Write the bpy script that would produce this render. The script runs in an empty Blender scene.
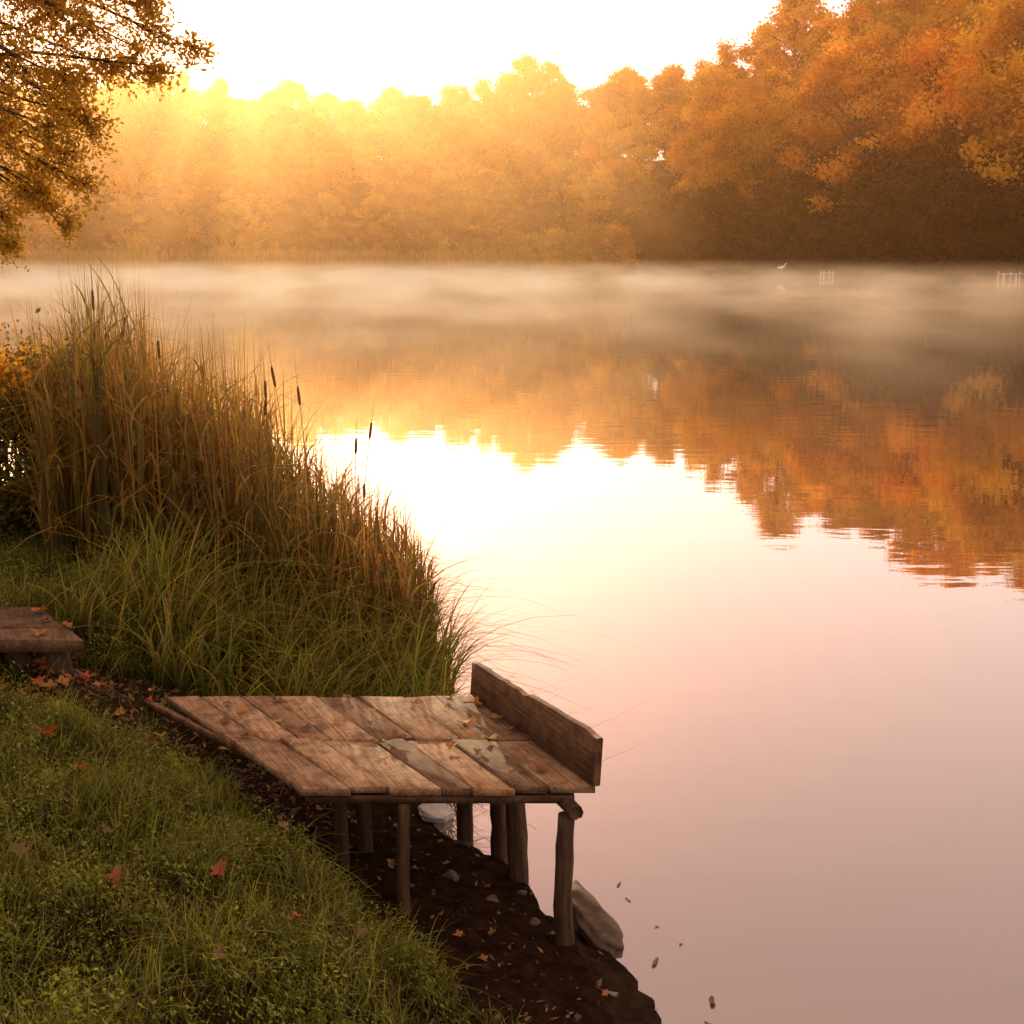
import bpy, math, numpy as np
from mathutils import Vector
R = math.radians
scene = bpy.context.scene
COL = scene.collection
rng = np.random.default_rng(7)

# ------------------------------------------------------------------ helpers
def np_mesh(name, V, F, col=None, smooth=False):
    V = np.asarray(V, dtype=np.float32); F = np.asarray(F, dtype=np.int32)
    me = bpy.data.meshes.new(name)
    n, m, k = len(V), len(F), F.shape[1]
    me.vertices.add(n); me.vertices.foreach_set('co', V.ravel())
    me.loops.add(m*k); me.loops.foreach_set('vertex_index', F.ravel())
    me.polygons.add(m)
    me.polygons.foreach_set('loop_start', np.arange(0, m*k, k, dtype=np.int32))
    me.polygons.foreach_set('loop_total', np.full(m, k, dtype=np.int32))
    if smooth: me.polygons.foreach_set('use_smooth', np.ones(m, dtype=bool))
    me.update(calc_edges=True)
    if col is not None:
        a = me.attributes.new('tint', 'FLOAT_COLOR', 'POINT')
        c = np.ones((n, 4), dtype=np.float32); c[:, :3] = col
        a.data.foreach_set('color', c.ravel())
    return me

def obj(name, data, parent=None, mat=None, loc=None, **props):
    o = bpy.data.objects.new(name, data); COL.objects.link(o)
    if parent is not None: o.parent = parent
    if mat is not None and data is not None and len(data.materials) == 0: data.materials.append(mat)
    if loc is not None: o.location = loc
    for k, v in props.items(): o[k] = v
    return o

class Geo:
    def __init__(s): s.V=[]; s.F=[]; s.C=[]; s.n=0
    def add(s, V, F, c=(1,1,1)):
        V=np.asarray(V,float); F=np.asarray(F,int)
        s.V.append(V); s.F.append(F+s.n); s.n+=len(V)
        c=np.asarray(c,float)
        s.C.append(np.broadcast_to(c,(len(V),3)).copy())
    def mesh(s,name,smooth=False):
        return np_mesh(name,np.vstack(s.V),np.vstack(s.F),np.vstack(s.C),smooth)

def tube(g, pts, rad, sides=8, c=(1,1,1), cap=True, wob=0.0, rg=None):
    pts=np.asarray(pts,float); n=len(pts)
    tan=np.gradient(pts,axis=0); tan/=np.linalg.norm(tan,axis=1)[:,None]+1e-9
    V=[]
    up=np.array([0,0,1.0]) if abs(tan[0][2])<.9 else np.array([1.0,0,0])
    ridge=1+(wob*(rg.random(sides)-.5) if rg is not None else np.zeros(sides))
    for i in range(n):
        a=np.cross(tan[i],up); a/=np.linalg.norm(a)+1e-9; b=np.cross(tan[i],a)
        for k in range(sides):
            t=2*math.pi*k/sides
            r=rad[i]*ridge[k]*(1+(wob*.4*(rg.random()-.5) if rg is not None else 0))
            V.append(pts[i]+r*(math.cos(t)*a+math.sin(t)*b))
    F=[]
    for i in range(n-1):
        for k in range(sides):
            k2=(k+1)%sides
            F.append((i*sides+k,i*sides+k2,(i+1)*sides+k2,(i+1)*sides+k))
    if cap:
        for base,pt in ((0,pts[0]),((n-1)*sides,pts[-1])):
            ci=len(V); V.append(pt)
            for k in range(0,sides,2):
                F.append((ci,base+k,base+(k+1)%sides,base+(k+2)%sides))
    g.add(V,F,c)

def smooth(a,b,x):
    t=np.clip((x-a)/(b-a),0,1); return t*t*(3-2*t)

def leaves(g, C, size, col, rg, flat=0.0, asp=.6):
    """small leaf shaped faces scattered at the points C"""
    N=len(C)
    d=rg.normal(size=(N,3)); d[:,2]*=(1-flat*.6); d/=np.linalg.norm(d,axis=1)[:,None]
    e=rg.normal(size=(N,3)); e-= (e*d).sum(1)[:,None]*d; e/=np.linalg.norm(e,axis=1)[:,None]
    s=(size*(.6+.8*rg.random(N)))[:,None]
    V=np.empty((N,4,3))
    V[:,0]=C-d*s*.5; V[:,1]=C+e*s*asp*.5; V[:,2]=C+d*s*.5; V[:,3]=C-e*s*asp*.5
    F=np.arange(N*4).reshape(N,4)
    g.add(V.reshape(-1,3),F,np.repeat(col,4,axis=0))

def blades(g, base, h, w, lean, ldir, c0, c1, rg, S=4, droop=1.0):
    """curved tapering grass blades"""
    N=len(base); t=np.linspace(0,1,S+1)
    L=np.stack([np.cos(ldir),np.sin(ldir),np.zeros(N)],1)
    fa=ldir+np.pi/2+rg.normal(0,.7,N)
    W=np.stack([np.cos(fa),np.sin(fa),np.zeros(N)],1)
    V=np.empty((N,S+1,2,3)); C=np.empty((N,S+1,2,3))
    for i,ti in enumerate(t):
        z=h*(ti-droop*lean*.45*ti**3); o=h*lean*ti**2
        P=base+L*o[:,None]; P[:,2]+=z
        ww=(w*(1-ti**1.6)*.5+.0004)[:,None]
        V[:,i,0]=P-W*ww; V[:,i,1]=P+W*ww
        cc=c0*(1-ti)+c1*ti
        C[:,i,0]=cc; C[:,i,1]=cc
    idx=np.arange(N*(S+1)*2).reshape(N,S+1,2)
    F=np.stack([idx[:,:-1,0],idx[:,:-1,1],idx[:,1:,1],idx[:,1:,0]],-1).reshape(-1,4)
    g.add(V.reshape(-1,3),F,C.reshape(-1,3))

# ------------------------------------------------------------------ terrain shape
SHORE=np.array([(3.0,-14),(2.5,-6),(2.2,-1),(1.6,1.5),(1.0,3.5),(.71,4.6),(.476,5.157),(.12,5.8),(-.33,6.45),(-.5,7.4),
 (-.5,8.6),(-.98,10),(-2,11.3),(-4,13),(-7,14.5),(-14,16),(-30,18),(-160,24)],float)
POLY=np.vstack([SHORE,[(-400,24),(-400,-60),(3,-60)]])
def wob(x,y):
    return (np.sin(x*3.1+y*1.7)*.4+np.sin(x*7.3-y*5.1+1)*.25+np.sin(x*13+y*11.7+2)*.12+np.sin(y*6.1-x*2.2+.5)*.3)
def near_d(x,y):
    x=np.atleast_1d(np.asarray(x,float)); y=np.atleast_1d(np.asarray(y,float))
    best=np.full(x.shape,1e9)
    for (x0,y0),(x1,y1) in zip(SHORE[:-1],SHORE[1:]):
        dx,dy=x1-x0,y1-y0; t=np.clip(((x-x0)*dx+(y-y0)*dy)/(dx*dx+dy*dy),0,1)
        best=np.minimum(best,np.hypot(x-x0-t*dx,y-y0-t*dy))
    ins=np.zeros(x.shape,bool); n=len(POLY)
    for i in range(n):
        x0,y0=POLY[i]; x1,y1=POLY[(i+1)%n]
        if y0==y1: continue
        c=((y0>y)!=(y1>y))&(x<(x1-x0)*(y-y0)/(y1-y0)+x0); ins^=c
    return np.where(ins,best,-best)+.06*np.sin(x*7+y*3)*np.sin(y*5-x*3)
def far_shore(x): return 235-68*smooth(-20,75,x)+2.5*np.sin(x*.09)+1.2*np.sin(x*.31+1)
def height(x,y):
    x=np.atleast_1d(np.asarray(x,float)); y=np.atleast_1d(np.asarray(y,float))
    d=near_d(x,y)
    zn=np.interp(d,[-6,-1,-.25,0,.3,.9,1.35,2,4,9,40],[-1.6,-.35,-.10,-.015,.05,.15,.52,.84,1.0,1.2,1.6])
    zn=zn+.035*wob(x,y)*smooth(.1,.6,d)+.014*np.sin(x*31+y*17)*np.sin(y*29-x*13)*smooth(-.05,.25,d)+.05*np.sin(x*8+y*2.5)*np.sin(y*7-x*2)*smooth(1.2,1.8,d)
    df=y-far_shore(x)
    hmax=20.0+10*smooth(25,95,x)+0.8*np.sin(x*.07+1)
    zf=np.where(df<0,np.maximum(-1.6,df*.2),.35*smooth(0,2,df)+hmax*smooth(2,62,df)+1.0*np.sin(x*.06)*smooth(5,60,df))
    ds=np.maximum(x-175,-160-x)
    zs=np.where((ds>0)&(y>30),18*smooth(0,60,ds),-1.6)
    return np.maximum(np.maximum(zn,zf),zs)

# ------------------------------------------------------------------ materials
def newmat(name):
    m=bpy.data.materials.new(name); m.use_nodes=True
    nt=m.node_tree; nt.nodes.clear()
    out=nt.nodes.new('ShaderNodeOutputMaterial'); return m,nt,out
def N(nt,t,**k):
    n=nt.nodes.new(t)
    for a,b in k.items():
        if a.startswith('i_'): n.inputs[int(a[2:])].default_value=b
        else: setattr(n,a,b)
    return n
def foliage_mat(name, trans=.45, var=.35, gloss=0.0, bright=1.0):
    m,nt,out=newmat(name); L=nt.links
    at=N(nt,'ShaderNodeAttribute',attribute_name='tint')
    oi=N(nt,'ShaderNodeObjectInfo')
    hs=N(nt,'ShaderNodeHueSaturation')
    mr=N(nt,'ShaderNodeMapRange'); mr.inputs[3].default_value=.5; mr.inputs[4].default_value=.5+.1*var
    L.new(oi.outputs['Random'],mr.inputs[0]); L.new(mr.outputs[0],hs.inputs['Hue'])
    mu=N(nt,'ShaderNodeMath',operation='MULTIPLY'); mu.inputs[1].default_value=7.31
    fr=N(nt,'ShaderNodeMath',operation='FRACT'); L.new(oi.outputs['Random'],mu.inputs[0]); L.new(mu.outputs[0],fr.inputs[0])
    mv=N(nt,'ShaderNodeMapRange'); mv.inputs[3].default_value=bright*(1-var); mv.inputs[4].default_value=bright*(1+var)
    L.new(fr.outputs[0],mv.inputs[0]); L.new(mv.outputs[0],hs.inputs['Value']); L.new(at.outputs['Color'],hs.inputs['Color'])
    d=N(nt,'ShaderNodeBsdfDiffuse'); t=N(nt,'ShaderNodeBsdfTranslucent'); mx=N(nt,'ShaderNodeMixShader'); mx.inputs[0].default_value=trans
    L.new(hs.outputs[0],d.inputs[0]); L.new(hs.outputs[0],t.inputs[0]); L.new(d.outputs[0],mx.inputs[1]); L.new(t.outputs[0],mx.inputs[2])
    last=mx
    if gloss>0:
        gl=N(nt,'ShaderNodeBsdfGlossy'); gl.inputs['Roughness'].default_value=.45; gl.inputs[0].default_value=(.8,.8,.75,1)
        m2=N(nt,'ShaderNodeMixShader'); m2.inputs[0].default_value=gloss
        L.new(mx.outputs[0],m2.inputs[1]); L.new(gl.outputs[0],m2.inputs[2]); last=m2
    L.new(last.outputs[0],out.inputs[0]); return m
def bark_mat(name,c1,c2,scale=8,rough=.85,spec=.3,stretch=(1,1,.15),bump=.4,attr=False):
    m,nt,out=newmat(name); L=nt.links
    tc=N(nt,'ShaderNodeTexCoord'); mp=N(nt,'ShaderNodeMapping'); mp.inputs['Scale'].default_value=stretch
    nz=N(nt,'ShaderNodeTexNoise'); nz.inputs['Scale'].default_value=scale; nz.inputs['Detail'].default_value=7; nz.inputs['Roughness'].default_value=.65
    cr=N(nt,'ShaderNodeValToRGB'); cr.color_ramp.elements[0].color=(*c1,1); cr.color_ramp.elements[1].color=(*c2,1)
    cr.color_ramp.elements[0].position=.32; cr.color_ramp.elements[1].position=.68
    p=N(nt,'ShaderNodeBsdfPrincipled'); p.inputs['Roughness'].default_value=rough; p.inputs['Specular IOR Level'].default_value=spec
    b=N(nt,'ShaderNodeBump'); b.inputs['Strength'].default_value=bump; b.inputs['Distance'].default_value=.01
    L.new(tc.outputs['Object'],mp.inputs[0]); L.new(mp.outputs[0],nz.inputs['Vector']); L.new(nz.outputs[0],cr.inputs[0])
    L.new(cr.outputs[0],p.inputs['Base Color']); L.new(nz.outputs[0],b.inputs['Height']); L.new(b.outputs[0],p.inputs['Normal'])
    L.new(p.outputs[0],out.inputs[0]); return m

M_bark=bark_mat('bark',(.03,.018,.010),(.09,.055,.032),8)
M_farbark=bark_mat('far_bark',(.03,.02,.012),(.07,.05,.03),2)
M_post=bark_mat('post_wood',(.020,.011,.006),(.10,.055,.028),30,.8,.25,(1,1,.12),1.0)
M_crown=foliage_mat('autumn_crown',.55,.22)
M_near=foliage_mat('near_leaves',.6,.05)
M_grass=foliage_mat('grass_blades',.55,.0,.03)
M_reed=foliage_mat('reed_blades',.52,.0,.02)
M_leaf=foliage_mat('fallen_leaf',.25,.2,.04)

def deck_mat(rot):
    m,nt,out=newmat('weathered_planks'); L=nt.links
    tc=N(nt,'ShaderNodeTexCoord'); mp=N(nt,'ShaderNodeMapping'); mp.inputs['Rotation'].default_value=(0,0,rot)
    at=N(nt,'ShaderNodeAttribute',attribute_name='tint')
    mp2=N(nt,'ShaderNodeMapping'); mp2.inputs['Scale'].default_value=(38,1.4,38)
    sc=N(nt,'ShaderNodeVectorMath',operation='SCALE'); sc.inputs[3].default_value=9; L.new(at.outputs['Vector'],sc.inputs[0])
    add=N(nt,'ShaderNodeVectorMath',operation='ADD'); L.new(sc.outputs[0],add.inputs[1])
    L.new(tc.outputs['Object'],mp.inputs[0]); L.new(mp.outputs[0],mp2.inputs[0]); L.new(mp2.outputs[0],add.inputs[0])
    nz=N(nt,'ShaderNodeTexNoise'); nz.inputs['Scale'].default_value=2.2; nz.inputs['Detail'].default_value=9; nz.inputs['Roughness'].default_value=.78
    L.new(add.outputs[0],nz.inputs['Vector'])
    n2=N(nt,'ShaderNodeTexNoise'); n2.inputs['Scale'].default_value=11; n2.inputs['Detail'].default_value=8; n2.inputs['Roughness'].default_value=.72; L.new(tc.outputs['Object'],n2.inputs['Vector'])
    cr=N(nt,'ShaderNodeValToRGB'); e=cr.color_ramp.elements
    e[0].position=.33; e[0].color=(.11,.060,.03,1); e[1].position=.70; e[1].color=(.60,.42,.26,1)
    x=cr.color_ramp.elements.new(.5); x.color=(.37,.235,.14,1)
    L.new(nz.outputs[0],cr.inputs[0])
    mm=N(nt,'ShaderNodeMix',data_type='RGBA',blend_type='MULTIPLY'); mm.inputs[0].default_value=1
    L.new(cr.outputs[0],mm.inputs[6]); L.new(at.outputs['Color'],mm.inputs[7])
    c2=N(nt,'ShaderNodeValToRGB'); c2.color_ramp.elements[0].position=.40; c2.color_ramp.elements[0].color=(.45,.34,.26,1); c2.color_ramp.elements[1].position=.55; c2.color_ramp.elements[1].color=(1,1,1,1)
    L.new(n2.outputs[0],c2.inputs[0])
    m3=N(nt,'ShaderNodeMix',data_type='RGBA',blend_type='MULTIPLY'); m3.inputs[0].default_value=.85
    L.new(mm.outputs[2],m3.inputs[6]); L.new(c2.outputs[0],m3.inputs[7])
    p=N(nt,'ShaderNodeBsdfPrincipled'); p.inputs['Roughness'].default_value=.66; p.inputs['Specular IOR Level'].default_value=.3
    b=N(nt,'ShaderNodeBump'); b.inputs['Strength'].default_value=1.0; b.inputs['Distance'].default_value=.008
    L.new(nz.outputs[0],b.inputs['Height']); L.new(b.outputs[0],p.inputs['Normal']); L.new(m3.outputs[2],p.inputs['Base Color'])
    L.new(p.outputs[0],out.inputs[0]); return m
PD=math.atan2(-1.163,.56)
M_deck=deck_mat(-(PD-math.pi/2))

# ------------------------------------------------------------------ ground (one sheet)
nr,na=620,1100
rr=.3*np.exp(np.linspace(0,math.log(1600/.3),nr)); aa=np.linspace(0,2*math.pi,na,endpoint=False)
RR,AA=np.meshgrid(rr,aa,indexing='ij')
GX=(RR*np.sin(AA)).ravel(); GY=(RR*np.cos(AA)).ravel(); GZ=height(GX,GY)
idx=np.arange(nr*na).reshape(nr,na); nx=np.roll(idx,-1,axis=1)
GF=np.stack([idx[:-1],nx[:-1],nx[1:],idx[1:]],-1).reshape(-1,4)[:,::-1]
V=np.stack([GX,GY,GZ],1)
me=np_mesh('ground',V,GF,None,True)
m,nt,out=newmat('bank_soil'); L=nt.links
geo=N(nt,'ShaderNodeNewGeometry'); sx=N(nt,'ShaderNodeSeparateXYZ'); L.new(geo.outputs['Position'],sx.inputs[0])
n1=N(nt,'ShaderNodeTexNoise'); n1.inputs['Scale'].default_value=11; n1.inputs['Detail'].default_value=10; n1.inputs['Roughness'].default_value=.74; L.new(geo.outputs['Position'],n1.inputs['Vector'])
c1=N(nt,'ShaderNodeValToRGB'); c1.color_ramp.elements[0].position=.36; c1.color_ramp.elements[0].color=(.012,.006,.0035,1); c1.color_ramp.elements[1].position=.70; c1.color_ramp.elements[1].color=(.06,.028,.015,1); L.new(n1.outputs[0],c1.inputs[0])
c2=N(nt,'ShaderNodeValToRGB'); c2.color_ramp.elements[0].position=.35; c2.color_ramp.elements[0].color=(.02,.015,.008,1); c2.color_ramp.elements[1].position=.7; c2.color_ramp.elements[1].color=(.07,.045,.02,1); L.new(n1.outputs[0],c2.inputs[0])
mr=N(nt,'ShaderNodeMapRange'); mr.inputs[1].default_value=.3; mr.inputs[2].default_value=.6; L.new(sx.outputs[2],mr.inputs[0])
mx=N(nt,'ShaderNodeMix',data_type='RGBA'); L.new(mr.outputs[0],mx.inputs[0]); L.new(c1.outputs[0],mx.inputs[6]); L.new(c2.outputs[0],mx.inputs[7])
p=N(nt,'ShaderNodeBsdfPrincipled'); L.new(mx.outputs[2],p.inputs['Base Color']); p.inputs['Roughness'].default_value=.9; p.inputs['Specular IOR Level'].default_value=.02
b=N(nt,'ShaderNodeBump'); b.inputs['Strength'].default_value=1; b.inputs['Distance'].default_value=.08; L.new(n1.outputs[0],b.inputs['Height']); L.new(b.outputs[0],p.inputs['Normal'])
L.new(p.outputs[0],out.inputs[0])
obj('ground',me,mat=m,kind='structure')

# ------------------------------------------------------------------ water
me=np_mesh('lake_water',[(-420,-30,0),(420,-30,0),(420,300,0),(-420,300,0)],[(0,1,2,3)])
m,nt,out=newmat('lake_water'); L=nt.links
geo=N(nt,'ShaderNodeNewGeometry')
mp=N(nt,'ShaderNodeMapping'); mp.inputs['Scale'].default_value=(.55,1.5,1); L.new(geo.outputs['Position'],mp.inputs[0])
w1=N(nt,'ShaderNodeTexNoise'); w1.inputs['Scale'].default_value=1.3; w1.inputs['Detail'].default_value=3; L.new(mp.outputs[0],w1.inputs['Vector'])
mp2=N(nt,'ShaderNodeMapping'); mp2.inputs['Scale'].default_value=(.05,.12,1); L.new(geo.outputs['Position'],mp2.inputs[0])
w2=N(nt,'ShaderNodeTexNoise'); w2.inputs['Scale'].default_value=1; w2.inputs['Detail'].default_value=2; L.new(mp2.outputs[0],w2.inputs['Vector'])
cr=N(nt,'ShaderNodeValToRGB'); cr.color_ramp.elements[0].position=.4; cr.color_ramp.elements[0].color=(.3,.3,.3,1); cr.color_ramp.elements[1].position=.62; L.new(w2.outputs[0],cr.inputs[0])
mu=N(nt,'ShaderNodeMath',operation='MULTIPLY'); L.new(w1.outputs[0],mu.inputs[0]); L.new(cr.outputs[0],mu.inputs[1])
b=N(nt,'ShaderNodeBump'); b.inputs['Strength'].default_value=1; b.inputs['Distance'].default_value=.0036; L.new(mu.outputs[0],b.inputs['Height'])
gl=N(nt,'ShaderNodeBsdfGlossy'); gl.inputs['Roughness'].default_value=.016; gl.inputs[0].default_value=(1,.96,.94,1)
df=N(nt,'ShaderNodeBsdfDiffuse'); df.inputs[0].default_value=(.095,.074,.062,1)
fr=N(nt,'ShaderNodeFresnel'); fr.inputs[0].default_value=1.33
ma=N(nt,'ShaderNodeMapRange'); ma.inputs[1].default_value=.02; ma.inputs[2].default_value=.36; ma.inputs[3].default_value=.23; ma.inputs[4].default_value=.90
L.new(fr.outputs[0],ma.inputs[0])
mx=N(nt,'ShaderNodeMixShader'); L.new(ma.outputs[0],mx.inputs[0]); L.new(df.outputs[0],mx.inputs[1]); L.new(gl.outputs[0],mx.inputs[2])
L.new(b.outputs[0],gl.inputs['Normal'])
L.new(mx.outputs[0],out.inputs[0])
obj('water',me,mat=m,kind='structure')

# ------------------------------------------------------------------ far trees
PAL={'orange':[(.80,.30,.03),(.87,.39,.045),(.64,.22,.02)],
     'gold':[(.60,.31,.04),(.52,.25,.03),(.38,.22,.03)],
     'olive':[(.16,.10,.018),(.28,.15,.022),(.12,.08,.016)],
     'rust':[(.22,.085,.015),(.12,.05,.010),(.34,.14,.02)],
     'dark':[(.045,.025,.008),(.075,.035,.009),(.035,.025,.008)]}  # shade of the lower right woods, put into the leaf colour
def tree_meshes(seed,h,r,pal,nl,leaf,K=34,low=.18):
    g=np.random.default_rng(seed); T=Geo(); C=Geo()
    n=7; tz=np.linspace(-.6,h*.82,n); jx=np.cumsum(g.normal(0,h*.012,n)); jy=np.cumsum(g.normal(0,h*.012,n)); jx[0]=jy[0]=0
    tp=np.stack([jx,jy,tz],1); tube(T,tp,np.linspace(h*.019,h*.005,n),8)
    cols=np.array(PAL[pal])
    for k in range(K):
        t=g.random()**.8; z=h*(low+(1-low)*t*.96)
        env=r*(math.sin(math.pi*min(1,(.12+.86*t)))**.6)
        a=g.random()*2*math.pi; rho=env*math.sqrt(g.random())*.95
        c=np.array([np.interp(z,tz,jx)+rho*math.cos(a),np.interp(z,tz,jy)+rho*math.sin(a),z])
        cr_=r*g.uniform(.14,.36)
        zb=max(h*.12,z-rho*g.uniform(.6,1.1)-.5); bp=np.array([np.interp(zb,tz,jx),np.interp(zb,tz,jy),zb])
        mid=(bp+c)/2+np.array([0,0,.1*rho]);
        tube(T,[bp,mid,c],[h*.005,h*.0035,h*.0012],5,cap=False)
        nn=int(nl/K*(cr_/(r*.26))**2)
        d=g.normal(size=(nn,3)); d/=np.linalg.norm(d,axis=1)[:,None]; d*=(cr_*(g.random(nn)**.5)*g.gamma(16,1/15.5,nn))[:,None]; d[:,2]*=.72
        base=cols[g.integers(len(cols))]*g.uniform(.6,1.2)
        cc=np.minimum(base[None]*g.uniform(.82,1.18,(nn,1)),.9)
        leaves(C,c+d,leaf,cc,g,.3,.75)
    return T,C
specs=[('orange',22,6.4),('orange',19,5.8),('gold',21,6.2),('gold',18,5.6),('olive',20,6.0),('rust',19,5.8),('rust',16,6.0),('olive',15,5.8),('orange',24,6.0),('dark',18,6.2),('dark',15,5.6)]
variants=[]
for i,(pal,h,r) in enumerate(specs):
    T,C=tree_meshes(100+i,h,r,pal,12500,.45,56,.10)
    tm=T.mesh('tree_trunk',True); tm.materials.append(M_farbark)
    cm=C.mesh('tree_crown'); cm.materials.append(M_crown)
    variants.append((pal,h,tm,cm))
# two broad large crowned orange trees
for i,(h,r) in enumerate([(30,9.5),(28,10.5)]):
    T,C=tree_meshes(300+i,h,r,'orange',26000,.50,80,.20)
    tm=T.mesh('tree_trunk',True); tm.materials.append(M_farbark)
    cm=C.mesh('tree_crown'); cm.materials.append(M_crown)
    variants.append(('orange',h,tm,cm))
LAB={'orange':'tall broadleaf tree with orange autumn leaves on wooded shore',
     'gold':'broadleaf tree with golden yellow leaves on wooded hillside',
     'olive':'leafy tree with olive green and brown leaves by the lake',
     'rust':'rust brown autumn tree on the lake shore',
     'dark':'tree with shade painted into dark brown leaves at the waterline'}
def place_tree(vi,x,y,s,rot,lab=None):
    pal,h,tm,cm=variants[vi]; z=float(height(x,y)[0])
    e=obj('tree',None,loc=(x,y,z-.1)); e.empty_display_size=.5
    e.rotation_euler=(0,0,rot); e.scale=(s*rng.uniform(.95,1.15),s*rng.uniform(.95,1.15),s*rng.uniform(.95,1.05))
    e['label']=lab or LAB[pal]; e['category']='tree'; e['group']='autumn trees along the far shore'
    obj('trunk',tm,e); obj('crown',cm,e)
rows=[(3,6.0,.6,.8),(10,6.2,.75,.95),(20,6.4,.8,.95),(31,6.4,.85,1.0),(42,6.4,.9,1.0),(52,6.6,.92,1.02),(63,7.5,.92,1.02)]
cnt=0
for ri,(off,sp,s0,s1) in enumerate(rows):
    x=-118.0
    while x<128:
        xx=x+rng.uniform(-1.6,1.6); yy=float(far_shore(xx))+off+rng.uniform(-2.5,3)
        if abs(xx)>yy*.43+4 or cnt>=284: x+=sp; continue
        right=float(smooth(8,45,xx)); s=rng.uniform(s0,s1)*(1+.16*float(smooth(35,60,xx))-.08*float(smooth(5,20,xx)*smooth(50,35,xx)))
        u=rng.random()
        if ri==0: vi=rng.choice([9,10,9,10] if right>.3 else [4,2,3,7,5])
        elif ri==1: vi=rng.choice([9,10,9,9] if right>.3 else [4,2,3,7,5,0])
        elif ri==2: vi=rng.choice([5,4,0,8,9] if right>.3 else [4,2,3,7,5,0])
        else: vi=rng.choice([0,1,8,1,0,8,2] if u<.25+.75*right else [2,3,4,0,1,5])
        if ri==0 and right<.5 and rng.random()<.35: x+=sp; continue
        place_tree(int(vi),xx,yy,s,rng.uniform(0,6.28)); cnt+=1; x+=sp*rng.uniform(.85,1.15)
for (x,o,v,s) in [(40,19,12,.80),(50,16,11,.97),(61,17,12,1.12),(70,14,11,1.2),(79,15,12,1.28),(33,24,11,.75),(88,12,11,1.2)]:
    place_tree(v,x,float(far_shore(x))+o,s,rng.uniform(0,6.28),'very large spreading tree with bright orange autumn crown')

# shrubs at the far waterline
T,C=tree_meshes(55,5.5,3.6,'gold',5000,.34,30,.04)
T2,C2=tree_meshes(56,5.5,3.6,'dark',5000,.34,30,.04)
bt=T.mesh('bush_stem'); bt.materials.append(M_farbark); bc=C.mesh('bush_crown'); bc.materials.append(M_crown)
bd=C2.mesh('dark_bush_crown'); bd.materials.append(M_crown)
for x in [-92,-80,-66,-52,-40,-22,-12,-4,0.5,4.5,7.5,9,11,13.5,17.5,22,30,36,43,49,56,63,68,74,80]:
    y=float(far_shore(x))+rng.uniform(.5,2); s=rng.uniform(.7,1.1) if not(-5<x<20) else rng.uniform(1.15,1.45)
    if 5<x<12: y-=3
    if x>25: s*=.7
    e=obj('waterside_bush',None,loc=(x,y,float(height(x,y)[0])-.2)); e.scale=(s*1.2,s,s); e.rotation_euler=(0,0,rng.uniform(0,6))
    e['label']=('low dark bush' if x>20 else 'low rounded yellow green bush')+' at the misty waterline'; e['category']='bush'; e['group']='bushes along the far shore'
    obj('stem',bt,e); obj('crown',bd if x>20 else bc,e)
# far reed belt (uncountable)
g=np.random.default_rng(5); n=12000
x=g.uniform(-115,18,n); n=len(x)
y=far_shore(x)+g.uniform(-4.5,1.2,n); z=np.maximum(height(x,y),-.1)
G=Geo(); hh=g.uniform(1.6,3.0,n)*np.interp(x,[0,18],[1.7,.6])
c0=np.array([.26,.18,.05])[None]*g.uniform(.6,1.3,(n,1)); c1=np.array([.68,.48,.20])[None]*g.uniform(.6,1.25,(n,1))
blades(G,np.stack([x,y,z],1),hh,g.uniform(.12,.3,n),g.uniform(.05,.35,n),g.uniform(0,6.28,n),c0,c1,g,3)
obj('far_reed_belt',G.mesh('far_reed_belt'),mat=M_reed,kind='stuff',label='belt of dry tan reeds along the misty far shore',category='reeds')

# ------------------------------------------------------------------ near tree with hanging boughs
g=np.random.default_rng(12); T=Geo(); C=Geo()
bx,by=-6.9,12.4; bz=float(height(bx,by)[0])
tp=np.array([(bx,by,bz-.3),(bx+.1,by,bz+1.5),(bx+.05,by-.1,bz+3),(bx+.25,by,bz+4.8),(bx+.2,by+.1,bz+6.5),(bx+.35,by,bz+8.2)])
tube(T,tp,[.27,.22,.19,.15,.1,.04],12,wob=.12,rg=g)
cl=[(-4.6,5.4,.42),(-4.2,5.25,.42),(-3.85,5.4,.36),(-3.5,5.35,.30),(-3.2,5.25,.22),(-3.6,4.95,.26),(-4.0,4.85,.34),(-4.5,4.8,.42),(-4.3,4.4,.32),(-3.85,4.5,.24),
    (-4.75,4.3,.34),(-4.15,3.95,.2),(-3.9,3.65,.14),(-4.6,3.85,.24),(-4.75,3.4,.2),(-4.3,5.8,.5),(-3.8,5.8,.4),(-3.3,5.7,.28),(-5.0,5.5,.6),(-5.0,4.8,.5),(-4.35,3.35,.13),(-3.1,4.98,.14),(-3.35,4.75,.15),(-4.75,5.0,.4),(-4.9,4.0,.35),(-4.45,4.1,.22),
    (-4.7,3.1,.14),(-4.5,3.6,.18),(-4.85,3.6,.24),(-4.1,4.3,.24),(-4.35,4.7,.3),(-3.95,5.1,.3),(-4.0,4.1,.16)]
for k in range(46):
    a=g.uniform(0,6.28); rho=g.uniform(.4,2.6); z=g.uniform(5.4,9.4)
    cl.append((bx+rho*math.cos(a),z,g.uniform(.35,.6),by+rho*math.sin(a)))
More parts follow.
